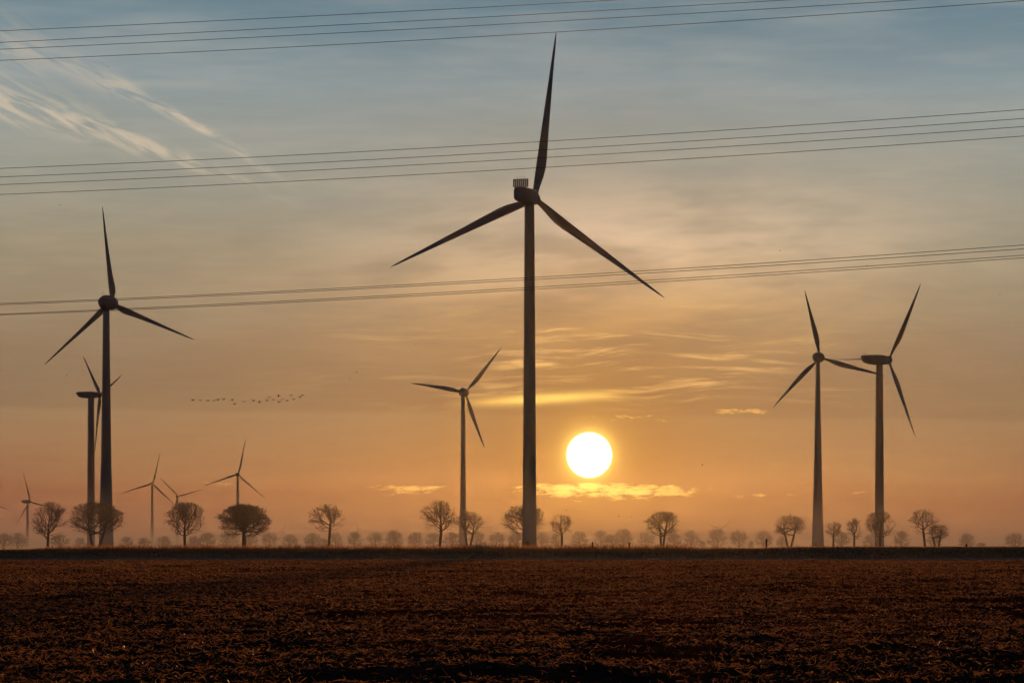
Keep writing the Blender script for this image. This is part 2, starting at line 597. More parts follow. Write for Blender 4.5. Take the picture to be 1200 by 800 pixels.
def grass(name, n, y0, y1, h0, h1, seed, pxmask=None, zf=1.0):
    r = np.random.default_rng(seed)
    x = (r.random(n) * 2 - 1) * 120
    dY = y0 + r.random(n) * (y1 - y0)
    px = 600 + x / 503.0 * F
    k = np.interp(dY, py_[0], pz_[0])
    z = k * bank_top(x) - .03
    h = h0 + (h1 - h0) * r.random(n) ** 2
    h = h * (0.55 + 0.9 * fbm(x / 4.0, dY / 6.0, 66, 3))
    if pxmask is not None:
        h = h * pxmask(px)
    keep = h > 0.05
    x, dY, z, h = x[keep], dY[keep], z[keep], h[keep]
    n = len(x)
    w = 0.025 + 0.03 * r.random(n)
    a = r.random(n) * math.pi
    lean = (r.random((n, 2)) - .5) * 0.5 * h[:, None]
    c, s = np.cos(a) * w, np.sin(a) * w
    yb = dY - 0.02 * x
    p0 = np.stack([x - c, yb - s, z], -1)
    p1 = np.stack([x + c, yb + s, z], -1)
    mx, my = x + lean[:, 0] * .35, yb + lean[:, 1] * .35
    p2 = np.stack([mx + c * .8, my + s * .8, z + h * .55], -1)
    p3 = np.stack([mx - c * .8, my - s * .8, z + h * .55], -1)
    p4 = np.stack([x + lean[:, 0], yb + lean[:, 1], z + h], -1)
    V = np.stack([p0, p1, p2, p3, p4], 1).reshape(-1, 3)
    b = (np.arange(n) * 5)[:, None]
    T = np.concatenate([b + np.array([[0, 1, 2]]), b + np.array([[0, 2, 3]]), b + np.array([[3, 2, 4]])], 0)
    return np_mesh(name, V, T, M['grass'])


tall = lambda px: 0.12 + 0.88 * np.clip((px - 10) / 90, 0, 1) * np.clip((890 - px) / 90, 0, 1)
tag(grass('tall_dry_grass', 42000, 499, 512, 0.35, 1.15, 8, tall), 'tall dry grass and reeds standing along the top of the bank', kind='stuff')
tag(grass('bank_grass', 60000, 487, 503, 0.12, 0.45, 9), 'short dry grass covering the near slope of the bank', kind='stuff')


# ------------------------------------------------------------------ wind turbines
def blade_mesh(L, prof, thick=0.26, prebend=0.0, n=14, name='blade'):
    """prof: (r/L, leading edge, trailing edge) in units of L; blade along +Z, chord along X"""
    rings = []
    for (r, le, te) in prof:
        c = te - le
        root = max(0.0, 1.0 - r / 0.12)
        t = c * (thick * (1 - r * .45) * (1 - root) + 1.0 * root)
        tw = math.radians(13 * (1 - r) ** 2)
        ring = []
        for i in range(n):
            a = 2 * math.pi * i / n
            cx = le + c * (0.5 - 0.5 * math.cos(a))
            shape = math.sin(a) * (1 - root) * (1 - 0.35 * math.cos(a + math.pi) * -1) + math.sin(a) * root
            yy = 0.5 * t * shape
            x2 = cx * math.cos(tw) - yy * math.sin(tw)
            y2 = cx * math.sin(tw) + yy * math.cos(tw)
            ring.append((x2 * L, y2 * L + prebend * r * r, r * L))
        rings.append(ring)
    V, Fs = loft(rings)
    me = bpy.data.meshes.new(name)
    me.from_pydata([tuple(v) for v in V], [], Fs)
    me.materials.append(M['blade'])
    me.polygons.foreach_set('use_smooth', [True] * len(me.polygons))
    me.update()
    return me


PROF = {
    # slender blade with a clear shoulder on the trailing side
    'long': [(0.012, -.0180, .0180), (0.05, -.0180, .0190), (0.09, -.0178, .0260), (0.14, -.0172, .0370), (0.19, -.0165, .0440), (0.24, -.0155, .0440),
             (0.32, -.0140, .0390), (0.45, -.0118, .0315), (0.60, -.0095, .0240), (0.75, -.0070, .0160), (0.88, -.0052, .0105), (0.96, -.0036, .0060), (1.0, -.0010, .0014)],
    # blade with a broad root, as on the egg-shaped machines
    'broad': [(0.02, -.0150, .0160), (0.06, -.0160, .0300), (0.11, -.0190, .0480), (0.16, -.0200, .0520), (0.24, -.0190, .0430), (0.35, -.0165, .0340),
              (0.5, -.0135, .0260), (0.65, -.0110, .0195), (0.8, -.0085, .0140), (0.92, -.0055, .0085), (1.0, -.0018, .0022)],
    # leaf blade, narrow at the root and widest at a third
    'leaf': [(0.03, -.0150, .0150), (0.08, -.0150, .0160), (0.14, -.0190, .0260), (0.22, -.0240, .0440), (0.30, -.0250, .0520), (0.40, -.0230, .0480), (0.52, -.0190, .0390),
             (0.66, -.0150, .0290), (0.80, -.0110, .0195), (0.92, -.0070, .0110), (1.0, -.0016, .0022)],
}


def turbine(px, hub_y, Y, yaw, theta, L, prof, tower_r, style, label, group='wind turbines', overhang=5.0, pitch=0.0):
    """px: column of the tower, hub_y: row of the hub, Y: metres away, yaw: degrees the rotor faces right of straight away,
    theta: degrees of the first blade clockwise from up, tower_r: list of (share of height, radius)"""
    X0 = (px - 600.0) / F * Y
    hubz = EYE + (HOR - hub_y) / F * Y
    root = empty('wind_turbine', (X0, Y, 0), -math.radians(yaw))
    tag(root, label, 'wind turbine', group)
    far = Y > 3000
    nseg = 12 if far else 28
    nh = {'box': 1.9, 'egg': 2.6, 'boat': 1.5}[style] * (L / 40.0 if style != 'box' else 1.0)
    ztop = hubz - nh * .75
    rings = []
    tz = [t for t, _ in tower_r]
    tr = [r for _, r in tower_r]
    for k in range(2 if far else 15):
        t = k / (1 if far else 14)
        r = float(np.interp(t, tz, tr))
        rings.append([(math.cos(2 * math.pi * i / nseg) * r, math.sin(2 * math.pi * i / nseg) * r, ztop * t) for i in range(nseg)])
    V, Fs = loft(rings)
    tw = mesh_obj('tower', V, Fs, M['paint'], root, True)
    if not far:                      # flange rings where the tower sections meet
        for t in (0.34, 0.68):
            r = float(np.interp(t, tz, tr)) + .035
            V, Fs = loft([[(math.cos(2 * math.pi * i / nseg) * r, math.sin(2 * math.pi * i / nseg) * r, ztop * t + dz_) for i in range(nseg)] for dz_ in (-.12, .12)])
            mesh_obj('flange', V, Fs, M['paint'], tw)
        r = tr[0]
        V, Fs = box((0, -r * .99, 2.2), (1.0, 0.16, 2.2), .04)
        mesh_obj('door', V, Fs, M['cooler'], tw)
    # nacelle lofted along Y (front = +Y)
    if style == 'box':
        secs = [(-9.2, 1.35, -1.3, 1.5, 3), (-8.9, 1.75, -1.75, 1.85, 5), (-4, 1.95, -1.95, 2.05, 6), (1.0, 1.95, -1.95, 2.0, 6), (2.6, 1.7, -1.75, 1.75, 4), (overhang - 1.3, 1.45, -1.45, 1.45, 2.2)]
    elif style == 'egg':
        s = L / 40.0
        secs = [(-4.4 * s, .3 * s, -.3 * s, .3 * s, 2), (-4.1 * s, 1.1 * s, -1.1 * s, 1.1 * s, 2), (-3.1 * s, 2.1 * s, -2.1 * s, 2.1 * s, 2), (-1.6 * s, 2.8 * s, -2.8 * s, 2.8 * s, 2),
                (0, 3.1 * s, -3.1 * s, 3.1 * s, 2), (1.4 * s, 3.1 * s, -3.1 * s, 3.1 * s, 2), (overhang - 1.3 * s, 2.8 * s, -2.8 * s, 2.8 * s, 2)]
    else:
        s = L / 37.0
        secs = [(-9.6 * s, .9 * s, .5 * s, 1.45 * s, 3), (-9.2 * s, 1.1 * s, -.1 * s, 1.6 * s, 4), (-8.2 * s, 1.4 * s, -1.35 * s, 1.7 * s, 4), (-5.5 * s, 1.8 * s, -2.0 * s, 1.9 * s, 4), (0, 1.95 * s, -2.25 * s, 2.15 * s, 4),
                (2 * s, 1.8 * s, -2.1 * s, 2.0 * s, 3), (overhang - 1.2 * s, 1.6 * s, -1.7 * s, 1.7 * s, 2)]
    m = 12 if far else 24
    rings = []
    for (y, hw, z0, z1, p) in secs:
        ring = []
        for i in range(m):
            a = 2 * math.pi * i / m
            c, s_ = math.cos(a), math.sin(a)
            q = (abs(c) ** p + abs(s_) ** p) ** (-1.0 / p)
            ring.append((c * q * hw, y, hubz + (z0 + z1) / 2 + s_ * q * (z1 - z0) / 2))
        rings.append(list(reversed(ring)))
    V, Fs = loft(rings)
    na = mesh_obj('nacelle', V, Fs, M['paint'], root, True)
    if style == 'box':
        # rear cooler frame with upright fins
        yb, zb, H, W = -8.2, hubz + 1.85, 2.1, 4.2
        fr = merge(box((0, yb, zb + H), (W, .5, .22)), box((-W / 2 + .15, yb, zb + H / 2 - .01), (.3, .47, H - .2)), box((W / 2 - .15, yb, zb + H / 2 - .01), (.3, .47, H - .2)), box((0, yb, zb + .06), (W - .62, .44, .14)))
        co = mesh_obj('cooler', fr[0], fr[1], M['cooler'], root)
        for k in range(6):
            V, Fs = box((-W / 2 + .70 + k * (W - 1.40) / 5, yb, zb + H / 2 - .01), (.36, .4, H - .26))
            mesh_obj('fin', V, Fs, M['cooler'], co)
        for k, xx in enumerate((-.9, -.2, .35, 1.0)):
            V, Fs = bar((xx, yb, zb + H + .1), (xx, yb, zb + H + .75 + .25 * (k % 2)), .04)
            mesh_obj('mast', V, Fs, M['cooler'], co)
    elif not far:
        s = L / 38.0
        yb = -2.6 * s if style == 'egg' else -8.6 * s
        zb = hubz + (2.2 * s if style == 'egg' else 1.3 * s)
        V, Fs = merge(bar((0, yb, zb - .1), (0, yb, zb + 1.7 * s), .05), bar((-.5, yb, zb + 1.2 * s), (.5, yb, zb + 1.2 * s), .045))
        mesh_obj('mast', V, Fs, M['cooler'], root)
    # hub with spinner
    hr = {'box': 1.65, 'egg': 2.75 * L / 40, 'boat': 1.85 * L / 37}[style]
    ln = {'box': 3.4, 'egg': 3.6 * L / 40, 'boat': 3.2 * L / 37}[style]
    rings = []
    for t, q in ((0, .88), (.12, .98), (.4, 1.0), (.6, .9), (.78, .68), (.92, .36), (1.0, .06)):
        y = overhang - ln * .42 + ln * t
        rings.append([(math.cos(-2 * math.pi * i / m) * hr * q, y, hubz + math.sin(-2 * math.pi * i / m) * hr * q) for i in range(m)])
    V, Fs = loft(rings)
    mesh_obj('hub', V, Fs, M['paint'], root, True)
    me = blade_mesh(L, PROF[prof], prebend=L * 0.02)
    for k in range(3):
        b = bpy.data.objects.new('blade', me)
        COL.objects.link(b)
        b.parent = root
        b.location = (0, overhang, hubz)
        b.rotation_euler = (Matrix.Rotation(math.radians(theta + 120 * k), 3, 'Y') @ Matrix.Rotation(math.radians(pitch), 3, 'Z')).to_euler()
    return root


turbine(620.5, 231, 927, 17, 7.3, 45.6, 'long', [(0, 1.95), (.3, 1.75), (1, 1.32)], 'box',
        'largest wind turbine in the centre, box nacelle topped by a slotted cooler')
turbine(124.5, 354.5, 1370, 22, -7.2, 39.6, 'broad', [(0, 3.05), (.15, 2.7), (.35, 2.15), (.55, 1.85), (.8, 1.5), (1, 1.28)], 'egg',
        'tall wind turbine at the left with wide flared tower base and round nacelle')
turbine(106.7, 462.5, 1750, 61, -46, 30.8, 'broad', [(0, 2.05), (.5, 1.85), (1, 1.6)], 'boat',
        'wind turbine seen almost side-on, partly behind the tall left turbine', overhang=4.6, pitch=76)
turbine(542.6, 459.5, 1743, 18, 40.2, 30.2, 'leaf', [(0, 2.35), (.2, 1.75), (.4, 1.4), (1, .98)], 'egg',
        'mid-distance wind turbine just left of the largest one, blades spread in a Y', overhang=3.6)
turbine(958.4, 418.5, 1405, 24, -14.0, 28.9, 'leaf', [(0, 2.65), (.15, 2.2), (.35, 1.75), (.65, 1.3), (1, .82)], 'egg',
        'right-hand wind turbine with round hub and strongly tapered tower', overhang=3.0)
turbine(1030.6, 421.5, 1418, 55, 34.0, 36.4, 'leaf', [(0, 1.95), (.5, 1.75), (1, 1.4)], 'boat',
        'rightmost wind turbine with long boat-shaped nacelle turned side-on', overhang=5.0, pitch=80)
FT = [(0, 2.6), (1, 1.5)]
turbine(32.3, 587.5, 4900, 37, -19, 45, 'long', FT, 'boat', 'small distant wind turbine near the left edge beside a bare tree', 'distant wind turbines')
turbine(178.3, 566.5, 4880, 3, 13, 45, 'long', FT, 'boat', 'small distant wind turbine standing clear to the right of the tall left turbine', 'distant wind turbines')
turbine(208, 581, 5900, 4, -45, 45, 'long', FT, 'boat', 'smallest clear distant wind turbine, tower passing behind a round bare tree', 'distant wind turbines')
turbine(278.5, 555.5, 4280, 3, 11.5, 45, 'long', FT, 'boat', 'tallest of the small distant turbines, tower behind the bushy dense tree', 'distant wind turbines')
FG = 'barely visible turbines deep in the haze'
turbine(845, 619.5, 6600, 5, 48, 30, 'long', FT, 'boat', 'faint hazy turbine with two blades showing above a far tree right of the sun', FG)
turbine(-8, 590, 5600, 10, 112, 27, 'long', FT, 'boat', 'turbine outside the left edge, only a blade tip in view', FG)
turbine(418.8, 628, 6600, 0, -4, 28, 'long', FT, 'boat', 'faint hazy turbine, one upright blade above a far tree between two round trees', FG)
turbine(330.5, 629, 6600, 0, 14, 26, 'long', FT, 'boat', 'faint hazy turbine, one tilted blade right of the bushy dense tree', FG)
turbine(926, 616, 6600, 2, 0, 34, 'long', FT, 'boat', 'faint hazy turbine, one upright blade above the twin-trunk tree', FG)


# ------------------------------------------------------------------ bare trees (space colonisation)
def grow(H, crown, seed, limbs=9, D=0.4, trunks=1, trunk_r=0.22, vase=0.0, lean=0.0, tip=0.018, fine=1.0, gap=0.0):
    """branching by limbs, boughs, shoots and twigs inside a crown envelope
    crown = (z_low, z_high, rx, ry, power, zc_share); returns nodes, parents, radii, crown base, stem of each node"""
    r = np.random.default_rng(seed)
    rnd = random.Random(seed)
    zl, zh, rx, ry, pw, zs = crown
    zc = zl + (zh - zl) * zs
    ph = [rnd.random() * 6.28 for _ in range(4)]
    zin = zl * 0.85

    def inside(p):
        z = p[2]
        s = (z - zc) / ((zh - zc) if z > zc else (zc - zin))
        s *= rnd.uniform(.93, 1.12)
        if abs(s) >= 1: return False
        rad = (1 - abs(s) ** pw) ** (1 / pw)
        x, y = (p[0] - lean * (z / H)) / rx, p[1] / ry
        a = math.atan2(y, x)
        lump = 0.93 + 0.07 * math.sin(3 * a + ph[0] + z) + 0.06 * math.sin(5 * a + ph[1] - 1.7 * z) + 0.05 * math.sin(2.3 * z + ph[2])
        return math.hypot(x, y) < rad * lump * rnd.uniform(.88, 1.1)

    P, par, stem = [Vector((0, 0, 0))], [-1], [0]

    def add(p, k, st):
        P.append(p); par.append(k); stem.append(st)
        return len(P) - 1

    def turn(d, ang):
        ax = d.orthogonal().normalized()
        ax.rotate(Matrix.Rotation(rnd.random() * 2 * math.pi, 3, d))
        q = d.copy()
        q.rotate(Matrix.Rotation(ang, 3, ax))
        return q

    def shoot(k, d, length, lv, st, up):
        n = max(1, int(length / D))
        since = rnd.randint(0, 1)
        every = (0, 2, 2, 2, 99)[lv]
        for i in range(n):
            d = (d + Vector((rnd.gauss(0, .10), rnd.gauss(0, .10), rnd.gauss(0, .10) + up))).normalized()
            p = P[k] + d * D
            if lv > 0 and not inside(p):
                if lv >= 3 and rnd.random() < .5 and i == 0:
                    add(P[k] + d * D * .7, k, st)
                return
            k = add(p, k, st)
            since += 1
            if lv < 4 and since >= every and (i > 0 or lv > 1):
                since = 0
                m = 2 if (lv >= 2 and rnd.random() < .55 * fine) else 1
                for _ in range(m):
                    rest = (n - i) * D
                    ln = (0, rest * .75 + .8, rest * .7 + .6, .5 + .7 * rnd.random())[lv]
                    shoot(k, turn(d, math.radians(rnd.uniform(24, 52))), ln, lv + 1, st, up * .8)
        if lv < 4:
            for _ in range(3):
                shoot(k, turn(d, math.radians(rnd.uniform(10, 45))), D * rnd.uniform(1.2, 3.0), max(lv + 1, 3), st, up)

    for t in range(trunks):
        f = t - (trunks - 1) / 2
        dd = Vector((f * vase + lean / H * .6, rnd.gauss(0, .05), 1.0)).normalized()
        k = 0 if trunks == 1 else add(Vector((f * .3, 0, 0.0)), 0, t)
        ztop = zl + (zh - zl) * 0.45
        n0 = max(3, int(ztop / D))
        forks = []
        for i in range(n0):
            dd = (dd + Vector((rnd.gauss(0, .022), rnd.gauss(0, .022), .02))).normalized()
            k = add(P[k] + dd * D, k, t)
            if P[k].z > zl * 0.95:
                forks.append((k, (P[k].z - zl) / max(ztop - zl, .1)))
        nl = max(3, limbs // trunks)
        for j in range(nl):
            q = j / (nl - 1)
            kk, h = forks[min(len(forks) - 1, int(q ** 1.3 * (len(forks) - 1)))]
            a = j * 2.399 + ph[3] + t
            el = math.radians(4 + 58 * q + rnd.gauss(0, 7))
            d = Vector((math.cos(a) * math.cos(el), math.sin(a) * math.cos(el), math.sin(el)))
            shoot(kk, d, 1.3 * max(rx, zh - zl), 1, t, 0.012)
        shoot(k, dd, zh - zl, 1, t, 0.0)
    P = np.array([tuple(p) for p in P])
    par = np.array(par)
    stem = np.array(stem)
    n = len(P)
    e = 2.3
    w = np.zeros(n)
    ch = np.zeros(n, int)
    for k in range(1, n): ch[par[k]] += 1
    w[ch == 0] = tip ** e
    for k in range(n - 1, 0, -1):
        w[par[k]] += w[k]
    rad = w ** (1 / e)
    ref = rad[1:].max()
    rad = np.where(rad > .04, .04 + (rad - .04) * (trunk_r - .04) / max(ref - .04, .01), rad)
    rad = np.minimum(rad, trunk_r * 1.1)
    rad = rad * (1 + 0.45 * np.clip(1 - P[:, 2] / 0.8, 0, 1) * (rad > trunk_r * .3))
    return P, par, rad, zl, stem


def tubes(P, par, rad, sel, sides, nr=None):
    ks = np.nonzero(sel)[0]
    a, b = P[par[ks]], P[ks]
    d = b - a
    d /= np.linalg.norm(d, axis=1)[:, None] + 1e-9
    ref = np.where(np.abs(d[:, 2:3]) > .9, np.array([[1.0, 0, 0]]), np.array([[0, 0, 1.0]]))
    u = np.cross(d, ref); u /= np.linalg.norm(u, axis=1)[:, None]
    v = np.cross(d, u)
    r0 = np.minimum(rad[par[ks]], rad[ks] * 1.35)[:, None]
    r1 = rad[ks][:, None]
    rings0, rings1 = [], []
    for i in range(sides):
        t = 2 * math.pi * i / sides
        o = u * math.cos(t) + v * math.sin(t)
        rings0.append(a - d * r0 * .3 + o * r0)
        rings1.append(b + o * r1)
    V = np.stack(rings0 + rings1, 1).reshape(-1, 3)
    base = (np.arange(len(ks)) * 2 * sides)[:, None]
    Fq = np.concatenate([base + np.array([[i, (i + 1) % sides, sides + (i + 1) % sides, sides + i]]) for i in range(sides)], 0)
    return V, Fq


def stems(P, par, rad, zl, stem, lim):
    """trunk of each stem: the thick nodes connected down to the ground"""
    big = np.zeros(len(P), bool)
    for k in range(1, len(P)):
        big[k] = (par[k] == 0 or big[par[k]]) and rad[k] > lim and P[k, 2] < zl + 2.2
    return big


def tree(name, loc, label, group, rz=0.0, **kw):
    P, par, rad, zl, stem = grow(**kw)
    root = empty(name, loc, rz)
    tag(root, label, 'tree', group)
    idx = np.arange(len(P))
    big = stems(P, par, rad, zl, stem, kw['trunk_r'] * .4)
    for t in range(int(stem.max()) + 1):
        V, Fq = tubes(P, par, rad, big & (stem == t), 7)
        np_mesh('trunk', V, Fq, M['bark'], root, True)
    V, Fq = tubes(P, par, rad, (~big) & (idx > 0), 3)
    np_mesh('crown', V, Fq, M['bark'], root)
    return root


#        x   left right top  low  depth style extra label
MID = [
    (56, 37, 80, 586, 632, 980, dict(zs=.5, pw=2.0, vase=0.0), 'round bare tree near the left edge beside a small distant turbine'),
    (112, 79, 146, 587, 626, 1000, dict(zs=.45, pw=2.2, trunks=2, vase=0.9, limbs=14), 'wide bare tree with forked trunks in front of the tall left turbine towers'),
    (217, 192, 243, 587, 627, 960, dict(zs=.48, pw=2.0, limbs=13), 'full round bare tree right of the tall left turbine'),
    (286, 256, 317, 590, 628, 940, dict(zs=.45, pw=2.4, limbs=20, trunks=2, vase=0.1, tip=.03), 'broad dense bushy tree with two trunks, darkest in the row'),
    (385, 361, 405, 590, 620, 1020, dict(zs=.4, pw=2.0), 'bare tree with a domed crown on a thin trunk left of the middle'),
    (515, 492, 536, 585, 622, 980, dict(zs=.42, pw=2.1, limbs=13), 'tall round bare tree left of the mid-distance turbine tower'),
    (549, 532, 568, 598, 626, 1120, dict(zs=.45, pw=2.0, trunks=2, vase=0.35), 'small bare tree at the foot of the mid-distance turbine'),
    (613, 588, 641, 590, 626, 1090, dict(zs=.5, pw=2.0), 'bare tree half hidden behind the largest turbine tower'),
    (658, 645, 671, 602, 626, 1050, dict(zs=.55, pw=2.6, limbs=13), 'small open bare tree just right of the largest turbine tower'),
    (776, 757, 797, 598, 628, 1070, dict(zs=.5, pw=2.3, trunks=2, vase=.25), 'bare tree with open crown right of and below the sun'),
    (925, 907, 944, 603, 626, 1120, dict(zs=.42, pw=2.4, trunks=2, vase=.5), 'bare twin-trunk tree left of the strongly tapered tower'),
    (976, 967, 987, 610, 629, 1150, dict(zs=.5, pw=2.2, limbs=13), 'smallest bare tree just right of the strongly tapered tower'),
    (1001, 991, 1012, 606, 633, 1130, dict(zs=.5, pw=2.0, limbs=14), 'slim upright bare tree between the two right-hand turbine towers'),
    (1031, 1013, 1050, 597, 629, 1080, dict(zs=.45, pw=2.0), 'bare tree in front of the rightmost turbine tower'),
    (1084, 1065, 1101, 595, 626, 1040, dict(zs=.48, pw=2.2), 'tall bare tree right of the rightmost turbine'),
    (1098, 1087, 1114, 614, 631, 1110, dict(zs=.5, pw=2.2, limbs=14, trunks=2, vase=.45), 'low bare tree touching the tall tree on the far right'),
]
for k, (x, l, r_, top, low, Y, ex, lab) in enumerate(MID):
    ex = dict(ex)
    s = Y / F
    H = EYE + (HOR - top) * s
    zl = EYE + (HOR - low) * s
    cx = (l + r_) / 2 - x
    crown = (zl, H, (r_ - l) / 2 * s * 1.08, (r_ - l) / 2 * s * 1.0, ex.pop('pw'), ex.pop('zs'))
    na = ex.pop('limbs', 12)
    tree('bare_tree', ((x - 600) * s, Y, 0), lab, 'bare trees in the middle distance', seed=100 + k, H=H, crown=crown, limbs=na,
         D=0.27 + 0.012 * H, lean=cx * s, trunk_r=0.20 + 0.013 * H, **ex)

# far avenue: dome-shaped trees in the mist; a few grown shapes, copied as individuals
FAR_Y = 2150.0
protos = []
for k in range(6):
    P, par, rad, zl, stem = grow(H=12.0, crown=(1.2, 12.0, 5.6, 5.4, 2.2, .28 + .04 * (k % 3)), seed=300 + k, limbs=16, D=.6, trunk_r=.34, tip=.085)
    idx = np.arange(len(P))
    big = stems(P, par, rad, zl, stem, .12)
    V, Fq = tubes(P, par, rad, big, 5)
    t_ = np_mesh('trunk', V, Fq, M['bark'])
    V, Fq = tubes(P, par, rad, (~big) & (idx > 0), 3)
    c_ = np_mesh('crown', V, Fq, M['bark'])
    protos.append((t_.data, c_.data))
    bpy.data.objects.remove(t_)
    bpy.data.objects.remove(c_)
FAR = [
    (4, 624, 20, 'at the left edge of the picture'), (20, 623, 22, 'second from the left edge'), (70, 625, 24, 'behind the gap between the two leftmost bare trees'),
    (94, 629, 14, 'low and narrow, left of the tall left turbine base'), (148, 628, 17, 'just right of the flared tower base'), (169, 629, 16, 'left of the distant turbine tower that stands clear'),
    (192, 627, 18, 'right of the distant turbine tower that stands clear'), (228, 627, 17, 'behind the right side of the full round bare tree'), (243, 623, 20, 'midway between the full round tree and the bushy tree'),
    (266, 622, 21, 'behind the left side of the bushy dense tree'), (293, 624, 19, 'behind the right side of the bushy dense tree'), (316, 623, 19, 'first right of the bushy dense tree'),
    (340, 625, 18, 'second right of the bushy dense tree'), (367, 623, 20, 'behind the left side of the domed bare tree'), (379, 630, 14, 'low, behind the trunk of the domed bare tree'), (393, 623, 17, 'behind the right side of the domed bare tree'),
    (416, 622, 18, 'first of three right of the domed bare tree'), (440, 622, 19, 'second of three right of the domed bare tree'), (462, 620, 21, 'third of three right of the domed bare tree'),
    (487, 622, 18, 'at the left side of the tall round bare tree'), (508, 623, 20, 'behind the trunk of the tall round bare tree'), (530, 622, 21, 'left of the mid-distance turbine base'),
    (559, 621, 20, 'right of the mid-distance turbine base'), (582, 623, 19, 'midway between the mid-distance turbine and the largest one'), (605, 622, 19, 'touching the left of the largest turbine base'),
    (634, 622, 18, 'touching the right of the largest turbine base'), (652, 623, 15, 'behind the small open bare tree'), (679, 621, 20, 'first right of the small open bare tree, below the sun'),
    (704, 620, 20, 'second right of the small open bare tree, below the sun'), (717, 625, 16, 'low one squeezed between taller ones below the sun'), (731, 618, 22, 'pointed one right below the sun'),
    (757, 622, 20, 'left behind the bare tree right of the sun'), (790, 624, 18, 'right behind the bare tree right of the sun'), (810, 620, 20, 'first right of the bare tree right of the sun'),
    (840, 618, 22, 'with the two faint turbine blades above it'), (866, 620, 20, 'first right of the one with faint turbine blades'), (895, 621, 20, 'behind the short dark stake, left of the twin-trunk tree'),
    (917, 627, 14, 'low, behind the twin-trunk tree'), (986, 622, 20, 'behind the gap between the two small bare trees at right'), (1020, 625, 18, 'behind the left side of the tree at the rightmost turbine'),
    (1057, 621, 20, 'right of the rightmost turbine base'), (1095, 626, 18, 'behind the low bare tree on the far right'), (1133, 624, 19, 'standing alone between the far right trees and the edge'),
    (1189, 623, 22, 'at the right edge of the picture'),
    (823, 633, 8, 'very small one left of the faint blades'), (880, 633, 8, 'very small one between two domes left of the twin-trunk tree'), (1150, 635, 12, 'very low bush-like one near the right edge'),
]
for k, (x, top, w, where) in enumerate(FAR):
    Y = FAR_Y + 160 * math.sin(k * 2.3)
    s = Y / F
    H = EYE + (HOR - top) * s
    root = empty('hazy_tree', ((x - 600) * s, Y, 0), k * 1.3)
    sw = w * s / 2 / 5.6 * 1.2
    root.scale = (sw, sw, H / 12.0)
    tag(root, 'pale misty dome-crowned far tree, ' + where, 'tree', 'far row of trees in the mist')
    for nm, me in zip(('trunk', 'crown'), protos[k % 6]):
        o = bpy.data.objects.new(nm, me)
        COL.objects.link(o)
        o.parent = root


# ------------------------------------------------------------------ overhead cables
def cable(pts, label, r=0.020):
    """pts: rows at columns 0, 600, 1200; the line passes 245 m off at the left and 215 m at the right"""
    cx = [0, 600, 1200]
    xyz = []
    for c, y in zip(cx, pts):
        X_ = (c - 600) / F
        Y = 229.0 / (1 + 0.43 * X_)
        q = at(c, y, Y)
        xyz.append((q.x, q.y, q.z))
    xyz = np.array(xyz)
    cz = np.polyfit(xyz[:, 0], xyz[:, 2], 2)
    cyy = np.polyfit(xyz[:, 0], xyz[:, 1], 1)
    t = np.linspace(-120, 120, 80)
    n = 6
    rings = []
    for x in t:
        y, z = np.polyval(cyy, x), np.polyval(cz, x)
        rings.append([(x, y + math.cos(2 * math.pi * i / n) * r, z + math.sin(2 * math.pi * i / n) * r) for i in range(n)])
    V, Fs = loft(rings)
    o = mesh_obj('overhead_cable', V, Fs, M['wire'], None, True)
    c = Vector((0, float(np.polyval(cyy, 0)), float(np.polyval(cz, 0))))
    o.data.transform(Matrix.Translation(-c))
    o.location = c
    tag(o, label, 'cable', 'overhead power cables')


names = ['topmost', 'second', 'third', 'lowest']
for grp, where, rows in (
    (0, 'top group of four across the upper sky', [(36.5, 7, -27), (50, 18.5, -16), (58, 28, -8), (71, 41, 1)]),
    (1, 'middle group of four crossing the long upper blade', [(197.5, 168, 128.5), (207.5, 178, 139), (216.5, 187, 148.5), (228, 198.5, 159.5)]),
    (2, 'bottom group of four crossing the left turbine hub', [(355.5, 326.5, 287), (357, 329, 291.5), (368, 338, 299), (369, 340.5, 302)])):
    for nm, row in zip(names, rows):
        cable(row, f'{nm} thin dark cable in the {where}')


# ------------------------------------------------------------------ birds
def bird_mesh(flap, sweep, seed):
    r = random.Random(seed)
    n = 8
    rings = []
    for x, q, z in ((-.42, .02, .0), (-.30, .06, .0), (-.12, .10, .0), (.08, .10, .01), (.22, .055, .03), (.40, .035, .05), (.46, .045, .055), (.54, .02, .05), (.58, .006, .048)):
        rings.append([(x, math.cos(2 * math.pi * i / n) * q, z + math.sin(2 * math.pi * i / n) * q * .9) for i in range(n)])
    parts = [loft(rings)]
    for s in (-1, 1):
        w = []
        for t, c in ((0.0, .26), (.35, .25), (.7, .19), (1.0, .05)):
            y = s * (.06 + .74 * t)
            z = .04 + math.sin(flap) * (t * .62 if t < .4 else .25 + (t - .4) * .3)
            x = .06 - sweep * t * t * .25
            w.append([(x + c * .4, y, z + .006), (x, y, z + .022), (x - c * .6, y, z + .003), (x, y, z - .012)])
        parts.append(loft(w))
    parts.append(loft([[(-.36, -.03, .01), (-.36, .03, .01), (-.36, .03, -.01), (-.36, -.03, -.01)], [(-.58, -.09, .008), (-.58, .09, .008), (-.58, .09, -.002), (-.58, -.09, -.002)]]))
    V, Fs = merge(*parts)
    me = bpy.data.meshes.new('bird')
    me.from_pydata([tuple(v) for v in V], [], Fs)
    me.materials.append(M['bird'])
    me.update()
    return me


